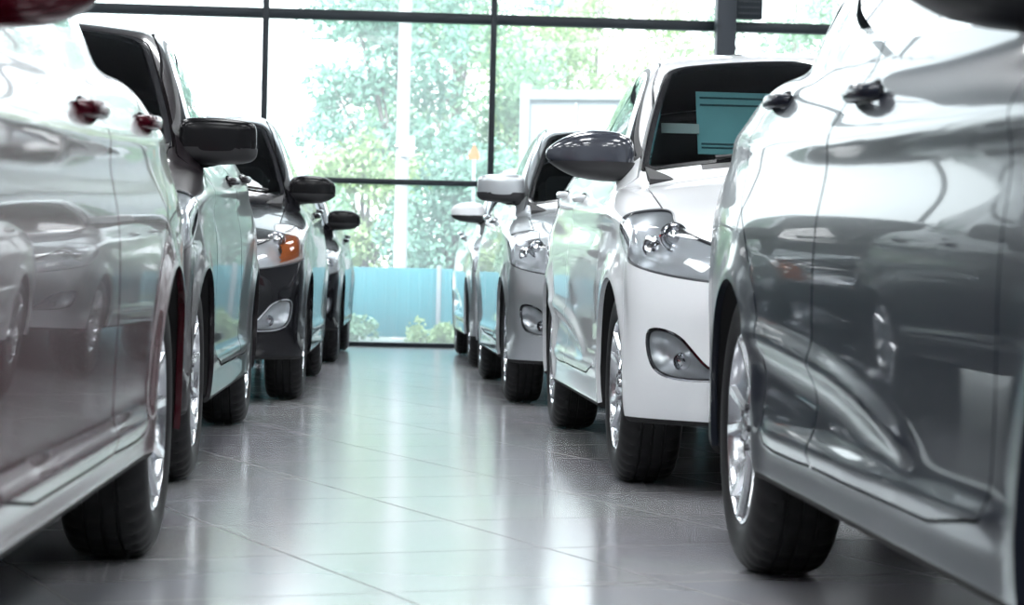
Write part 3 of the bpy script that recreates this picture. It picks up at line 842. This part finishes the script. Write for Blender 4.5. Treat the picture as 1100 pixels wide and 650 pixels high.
def slab(name, x0, x1, y0, y1, z0, z1, mat, **k):
    m = MB(); m.box(((x0 + x1) / 2, (y0 + y1) / 2, (z0 + z1) / 2), (x1 - x0, y1 - y0, z1 - z0), **k)
    return m.build(name, mat)
struct(slab('floor', XL, XR, YB, GY + .15, -.12, 0, 'floor_tile'))
struct(slab('ceiling', XL, XR, YB, GY + .15, ZC, ZC + .2, 'ceiling_dark'))
pbr('wall_grey', (.40, .42, .45), rough=.8, noise=(3, .02))
struct(slab('wall_back', XL, XR, YB - .2, YB, 0, ZC, 'wall_grey'))
struct(slab('wall_left', XL - .2, XL, YB, GY + .15, 0, ZC, 'wall_plaster'))
struct(slab('wall_right', XR, XR + .2, YB, GY + .15, 0, ZC, 'wall_plaster'))
# glass front
mull = [-9.415, -7.348, -5.281, -3.214, -1.147, .92, 2.987, 5.054, 7.121, 9.188]
edges = [XL] + mull + [XR]
for i in range(len(edges) - 1):
    x0, x1 = edges[i], edges[i + 1]
    g = MB()
    for z0, z1 in ((.04, 1.475), (1.525, 2.955), (3.045, 4.455), (4.545, ZC)):
        g.box(((x0 + x1) / 2, GY + .05, (z0 + z1) / 2), (x1 - x0 - .056, .012, z1 - z0))
    struct(g.build('window_%d' % (i + 1), 'pane_glass', smooth=False))
for i, x in enumerate(mull):
    w = .028 if x != 2.987 else .03
    struct(slab('trim_%d' % (i + 1), x - w, x + w, GY, GY + .10, 0, ZC, 'frame_metal', bevel=.004))
for j, (z, hh) in enumerate(((.02, .02), (1.5, .025), (3.0, .045), (4.5, .045))):
    m = MB()
    for x0, x1 in zip(edges, edges[1:]): m.box(((x0 + x1) / 2, GY + .05, z), (x1 - x0 - .056, .10, 2 * hh), bevel=.004)
    struct(m.build('trim_%d' % (20 + j), 'frame_metal'))
# steel column standing inside the glass, and the dark ventilation box above the transom beside it
c = slab('steel_column', 2.93, 3.105, GY - .22, GY - .03, 0, ZC, 'column_metal', bevel=.008); c.name = 'column'
struct(c)
v = slab('ventilation_box', 3.115, 3.36, GY - .12, GY - .01, 3.06, 3.60, 'frame_metal', bevel=.01)
m = MB()
for k in range(9): m.box((3.2375, GY - .125, 3.11 + k * .055), (.20, .012, .012))
m.build('slat', 'column_metal', v)
tag(v, 'dark ventilation box on the glass front beside the steel column', 'box')
# glowing panels added overhead, out of view, to light the room and cars
for i, x in enumerate((-7.2, -3.6, 0.0, 3.6, 7.2)):
    for j, y in enumerate((-5.5, -.5, 4.5, 9.5, 14.5)):
        t = empty('fill_light', (x, y, ZC - .06))
        tag(t, 'unseen glowing panel added overhead to brighten the showroom', 'light', 'added overhead light panels')
        m = MB(); m.box((0, 0, -.005), (1.5, 1.5, .02)); m.build('diffuser', 'fill_panel', t)
        m = MB()
        for d in ((0, .77, 1.58, .04), (0, -.77, 1.58, .04), (.77, 0, .04, 1.5), (-.77, 0, .04, 1.5)): m.box((d[0], d[1], .0), (d[2], d[3], .08))
        m.build('frame', 'column_metal', t)

# ------------------------------------------------------------------ outside
pbr('leaf_a', (.25, .42, .26), rough=.6, noise=(.6, .35))
pbr('leaf_b', (.20, .38, .29), rough=.6, noise=(.6, .35))
pbr('leaf_c', (.34, .47, .22), rough=.6, noise=(.6, .3))
pbr('leaf_teal', (.05, .36, .42), rough=.6, noise=(.8, .3))
pbr('bark', (.18, .15, .14), rough=.9, noise=(4, .3))
pbr('concrete_pole', (.42, .41, .42), rough=.85, noise=(3, .08))
pbr('sign_white', (.9, .9, .92), rough=.5)
pbr('sign_orange', (.55, .17, .04), rough=.5)
pbr('cabin_white', (.30, .325, .355), rough=.5, noise=(1, .04))
pbr('cabin_trim', (.33, .345, .36), rough=.5)
pbr('fence_teal', (.025, .22, .27), rough=.5, noise=(1.5, .35))
struct(slab('ground', -60, 60, GY + .15, 90, -.25, -.12, 'asphalt'))

def foliage(name, blobs, n, leaf, mat, parent=None, seed=0, kind=None):
    r = np.random.default_rng(seed)
    w = np.array([b[3] * b[4] * b[5] for b in blobs]) ** .7; w /= w.sum()
    bi = r.choice(len(blobs), n, p=w)
    B = np.array(blobs)[bi]
    d = r.normal(size=(n, 3)); d /= np.linalg.norm(d, axis=1)[:, None]
    rad = r.uniform(0, 1, n) ** .45
    C = B[:, :3] + d * rad[:, None] * B[:, 3:6]
    a = r.normal(size=(n, 3)); a /= np.linalg.norm(a, axis=1)[:, None]
    q = r.normal(size=(n, 3)); u = np.cross(a, q); u /= np.linalg.norm(u, axis=1)[:, None]
    s = leaf * r.uniform(.6, 1.4, n)[:, None]
    V = np.stack([C - a * s, C + u * s * .45 , C + a * s, C - u * s * .45], 1).reshape(-1, 3)
    T = np.arange(4 * n).reshape(-1, 4)
    me = mesh_from(name, V, T, None, mat, smooth=False)
    return link(name, me, parent)
def tree(name, x, y, h, blobs, n, leaf, mat, label, group, seed, lean=0):
    t = empty(name, (x, y, -.12)); tag(t, label, 'tree' if 'tree' in name else 'bush', group)
    foliage('foliage', blobs, n, leaf, mat, t, seed)
    m = MB(); m.tube([(0, 0, 0), (.03, 0, h * .3), (.05 + lean, .05, h * .6), (.1 + lean, 0, h * .92)], [.10, .08, .055, .02], 10)
    rr = random.Random(seed)
    for b in blobs[:6]:
        m.tube([(.03, 0, h * rr.uniform(.25, .5)), (b[0] * .5, b[1] * .5, b[2] * .75), (b[0], b[1], b[2])], [.045, .03, .012], 8)
    m.build('trunk', 'bark', t)
    return t
def clumps(seed, n, x, y, z0, z1, r0, r1):
    r = random.Random(seed)
    return [(r.uniform(-x, x), r.uniform(-y, y), r.uniform(z0, z1)) + tuple(r.uniform(r0, r1) for _ in range(3)) for _ in range(n)]
tree('tree', .15, 32.9, 5.6, [(-.7, 0, 4.5, .55, .6, .45), (-.1, 0, 4.3, .6, .6, .5), (-1.0, .2, 3.5, .5, .5, .35), (-.3, 0, 3.6, .7, .6, .45), (-.9, 0, 2.75, .75, .5, .4), (.1, 0, 2.6, .7, .7, .5), (.6, .2, 4.9, .5, .5, .4)] + clumps(3, 8, 1.1, .7, 2.4, 5.2, .2, .45),
     9000, .055, 'leaf_b', 'pale green tree with loose open crown left of the concrete pole', None, 1)
tree('tree', 1.0, 35.2, 6.6, clumps(5, 22, 1.15, .9, 2.2, 6.0, .35, .8), 15000, .055, 'leaf_a', 'dense green tree right of the concrete pole behind the orange sign', None, 2)
tree('tree', 3.45, 39.2, 6.4, clumps(8, 26, 1.9, 1.0, 2.2, 5.6, .4, .9), 17000, .06, 'leaf_c', 'yellow green tree rising behind the white site cabin', None, 3)
tree('tree', 7.2, 41, 6.8, clumps(9, 16, 1.6, 1.0, 3.2, 6.6, .35, .7), 8000, .06, 'leaf_a', 'green tree seen to the right of the steel column', None, 4)
tree('tree', 1.2, 45, 9.0, clumps(13, 18, 2.6, 1.0, 5.6, 8.6, .5, .9), 9000, .07, 'leaf_b', 'tall tree far behind whose crown shows above the upper transom', None, 6)
hx = [(-1.35, 28.9, 2.2, 'leaf_a'), (-.35, 30.8, 2.7, 'leaf_c'), (.75, 28.95, 2.5, 'leaf_b'), (1.62, 31.0, 2.8, 'leaf_a')]
hl_ = ['low rounded green bush outside at the left end of the hedge', 'light green bush outside just left of the concrete pole', 'blue green bush outside just right of the concrete pole',
       'tall green bush outside behind the row of pale cars', 'green bush outside behind the white site cabin']
for i, (x, y, h, mt) in enumerate(hx):
    tree('bush', x, y, h * .8, clumps(20 + i, 14, .62, .4, .35, h - .3, .3, .5), 7500, .05, mt, hl_[i], None, 30 + i)
# low teal site fence in front of the bushes
f = empty('site_fence', (0, 26.4, -.12)); tag(f, 'teal blue site fence panels low outside the glass front', 'fence')
for i, x in enumerate((-3.6, -2.4, -1.2, 0, 1.2, 2.4, 3.6)):
    m = MB(); m.box((x, 0, .46), (1.16, .03, .80), bevel=.005)
    for k in range(9): m.box((x - .52 + k * .13, -.016, .46), (.05, .008, .76), bevel=.003)
    m.build('fence_panel', 'fence_teal', f)
for x in (-4.2, -3, -1.8, -.6, .6, 1.8, 3.0, 4.2):
    m = MB(); m.box((x, -.01, .45), (.05, .06, .9), bevel=.005); m.box((x, -.01, .02), (.22, .35, .05), bevel=.01); m.build('fence_post', 'cabin_white', f)
for i, (x, y) in enumerate(((-.95, 25.0), (-.40, 25.7), (.45, 25.0), (.98, 25.7), (-1.6, 25.7))):
    o = foliage('grass_tuft', clumps(50 + i, 5, .22, .1, .04, .16, .10, .2), 900, .035, ('leaf_c', 'leaf_a')[i % 2], None, 60 + i)
    o.location = (x, y, -.12); tag(o, 'pale green grass tuft growing at the foot of the teal fence', 'grass', 'grass tufts along the fence')
# concrete pole with a small white sign
p = empty('concrete_pole', (.155, 28, -.12)); tag(p, 'pale concrete utility pole outside the glass front', 'pole')
m = MB(); m.tube([(0, 0, 0), (0, 0, 9)], [.085, .062], 20); m.build('post', 'concrete_pole', p)
m = MB(); m.box((.055, -.10, 2.35), (.18, .02, .24), bevel=.006); m.build('sign', 'sign_white', p)
m = MB(); m.box((0, 0, .8), (.20, .19, .03), bevel=.008); m.box((0, 0, 2.35), (.19, .19, .03), bevel=.008); m.build('clamp_band', 'alloy', p)
# orange sign on a thin post
p = empty('warning_sign', (1.02, 27.6, -.12)); tag(p, 'small orange warning sign on thin post in front of the trees', 'sign')
m = MB(); m.prism([(-.065, 2.20), (.065, 2.20), (.065, 2.26), (0, 2.38), (-.065, 2.26)], 'y', -.012, .0); m.build('sign_face', 'sign_orange', p)
m = MB(); m.tube([(0, .02, 0), (0, .02, 2.28)], .018, 10); m.build('post', 'alloy', p)
# white site cabin: ribbed walls, corner posts, flat roof edge
t = empty('site_cabin', (3.0, 32.6, .12), math.radians(-16)); tag(t, 'white metal site cabin outside behind the right row of cars', 'cabin')
m = MB(); m.box((1.15, 1.2, 1.55), (4.5, 2.4, 3.1))
m.build('wall', 'cabin_white', t)
for x in (-1.10, 3.40):
    m = MB(); m.box((x, 0, 1.66), (.14, .16, 3.36), bevel=.02); m.build('corner_post', 'cabin_trim', t)
m = MB(); m.box((1.15, -.02, 3.18), (4.5, .12, .14), bevel=.02); m.box((1.15, 1.2, 3.16), (4.6, 2.5, .06)); m.build('roof', 'cabin_trim', t)
for k in range(5):
    m = MB(); m.box((-.35 + k * .78, -.012, 1.6), (.035, .03, 3.0), bevel=.006); m.build('wall_rib', 'cabin_trim', t)

# ------------------------------------------------------------------ the cars
b_hatch = build_shape(Shape(sa=1.04, sz=1.05, zbot=.225), GRID_NEAR)
b_white = build_shape(Shape(sa=1.0, sz=1.065), GRID_NEAR)
b_sedan = build_shape(Shape(sa=1.04, sz=1.02, sx=1.03, crease2=.0, zbot=.24), GRID_NEAR)
b_wagon = build_shape(Shape(sa=1.04, sz=1.09, sx=1.03, crease2=0), GRID_FAR)
def place(label, b, pf, pr, side, **k):
    """pf, pr: floor points under the outer faces of the aisle-side front and rear tyres"""
    dx, dy = pr[0] - pf[0], pr[1] - pf[1]
    return make_car('car', label, b, pf[0], pf[1], yaw=-math.atan2(dx, dy), side=side, **k)
# right row
grey = place('dark grey car at the right edge whose glossy flank fills the foreground', b_hatch, (.79, 2.38), (.79, 5.05), -1, mats='paint_grey', wheel='twin', mirror='tapered', mirror_mat='slate_gloss', trim='chrome', hdz=.03, wsc=1.04, mx=.03, mdz=-.045)
white = place('white car with swept headlight facing the aisle behind the dark grey car', b_white, (.735, 7.30), (.72, 9.87), -1, mats='paint_white', wheel='twin', mirror='tapered', mirror_mat='slate_gloss', mdz=-.06, mx=-.02)
def sheet(parent, s, x, a, w, h, z, mat, name, lines=0):
    m = MB(); R0 = Matrix.Translation((x, a * s.sa - s.len / 2, z)) @ Matrix.Rotation(math.radians(-24), 4, 'X')
    m.box((0, 0, 0), (w, .004, h), M=R0)
    o = m.build(name, mat, parent)
    for k in range(lines):
        m = MB(); m.box((0, -.004, h * (.40 - k * .115 if k < 2 else .40 - .8 + (k - 2) * .06)), (w * .92, .003, .006), M=R0)
        m.build('rule', 'paper_rule', o)
    return o
pbr('sheet_teal', (.30, .64, .70), rough=.6, noise=(12, .08)); pbr('paper_rule', (.03, .10, .12), rough=.6)
wr, wp, ws_ = white
sheet(wr, ws_, -.255, 1.93, .34, .26, 1.235, 'sheet_teal', 'windshield_sheet', 4)['label'] = 'teal ruled sheet behind the windshield'
sheet(wr, ws_, -.49, 1.90, .14, .04, 1.21, 'paper_white', 'windshield_label')['label'] = 'small white label behind the windshield'
silver = place('silver car parked directly behind the white car in the right row', b_wagon, (.62, 11.9), (.60, 14.6), -1, mats='paint_silver', wheel='ten', mirror='boxy', mirror_mat='paint_silver', mdz=-.03)
last_r = place('pale silver car farthest back in the right row beside the glass', b_white, (.60, 16.5), (.58, 19.07), -1, mats='paint_silver', wheel='ten', mirror='round', mirror_mat='paint_white')
# left row
maroon = place('dark maroon car at the left edge with a glossy reflecting flank', b_sedan, (-.52, 2.48), (-.50, 5.15), 1, mats='paint_maroon', wheel='ten', mirror='round', trim='chrome', mdz=-.05, mx=.0, skirt=False)
dark = place('dark brown black car with boxy mirror parked behind the maroon car', b_wagon, (-.575, 7.05), (-.578, 9.72), 1, mats='paint_dark', wheel='ten', mirror='boxy', mirror_mat='satin_black', mdz=-.09)
black = place('black car with orange turn signal in the middle of the left row', b_wagon, (-.413, 11.75), (-.40, 14.42), 1, mats='paint_black', wheel='seven', mirror='round', mirror_mat='satin_black', amber=True, mdz=-.06)
last_l = place('black car farthest back in the left row beside the glass', b_sedan, (-.34, 16.75), (-.31, 19.42), 1, mats='paint_black', wheel='seven', mirror='round', mirror_mat='satin_black', mdz=-.03)

# ------------------------------------------------------------------ light, sky, camera
w = bpy.data.worlds.new('sky'); SC.world = w; w.use_nodes = True
N = w.node_tree.nodes; L = w.node_tree.links
tc = N.new('ShaderNodeTexCoord'); sp = N.new('ShaderNodeSeparateXYZ'); L.new(tc.outputs['Generated'], sp.inputs[0])
cr = N.new('ShaderNodeValToRGB'); cr.color_ramp.elements[0].position = 0.0; cr.color_ramp.elements[0].color = (.95, .98, 1, 1)
cr.color_ramp.elements[1].position = .8; cr.color_ramp.elements[1].color = (.80, .90, 1, 1)
L.new(sp.outputs['Z'], cr.inputs[0]); L.new(cr.outputs[0], N['Background'].inputs[0]); N['Background'].inputs[1].default_value = SKY
sl = bpy.data.lights.new('sun', 'SUN'); sl.energy = SUN; sl.angle = math.radians(8); sl.color = (1, .97, .92)
so = bpy.data.objects.new('sun', sl); COL.objects.link(so); so.rotation_euler = (math.radians(48), 0, math.radians(-25))
cam = bpy.data.cameras.new('camera'); co = bpy.data.objects.new('camera', cam); COL.objects.link(co); SC.camera = co
FPX = 2450.0
cam.sensor_width = 36; cam.lens = FPX / 1100 * 36; cam.clip_start = .05; cam.clip_end = 300
yaw, pitch, roll = math.atan2(135, FPX), -math.atan2(25, FPX), math.radians(1.35)
co.matrix_world = Matrix.Translation((0, 0, .64)) @ Matrix.Rotation(-yaw, 4, 'Z') @ Matrix.Rotation(PI / 2 + pitch, 4, 'X') @ Matrix.Rotation(roll, 4, 'Z')
cam.dof.use_dof = True; cam.dof.focus_distance = 8.0; cam.dof.aperture_fstop = 6.3
SC.view_settings.view_transform = 'Standard'; SC.view_settings.look = 'None'
SC.view_settings.gamma = 1.0; SC.view_settings.use_curve_mapping = False
SC.view_settings.exposure = EXPO
SC.cycles.max_bounces = 10; SC.cycles.transparent_max_bounces = 16; SC.cycles.use_denoising = True
SC.cycles.sample_clamp_indirect = 8.0
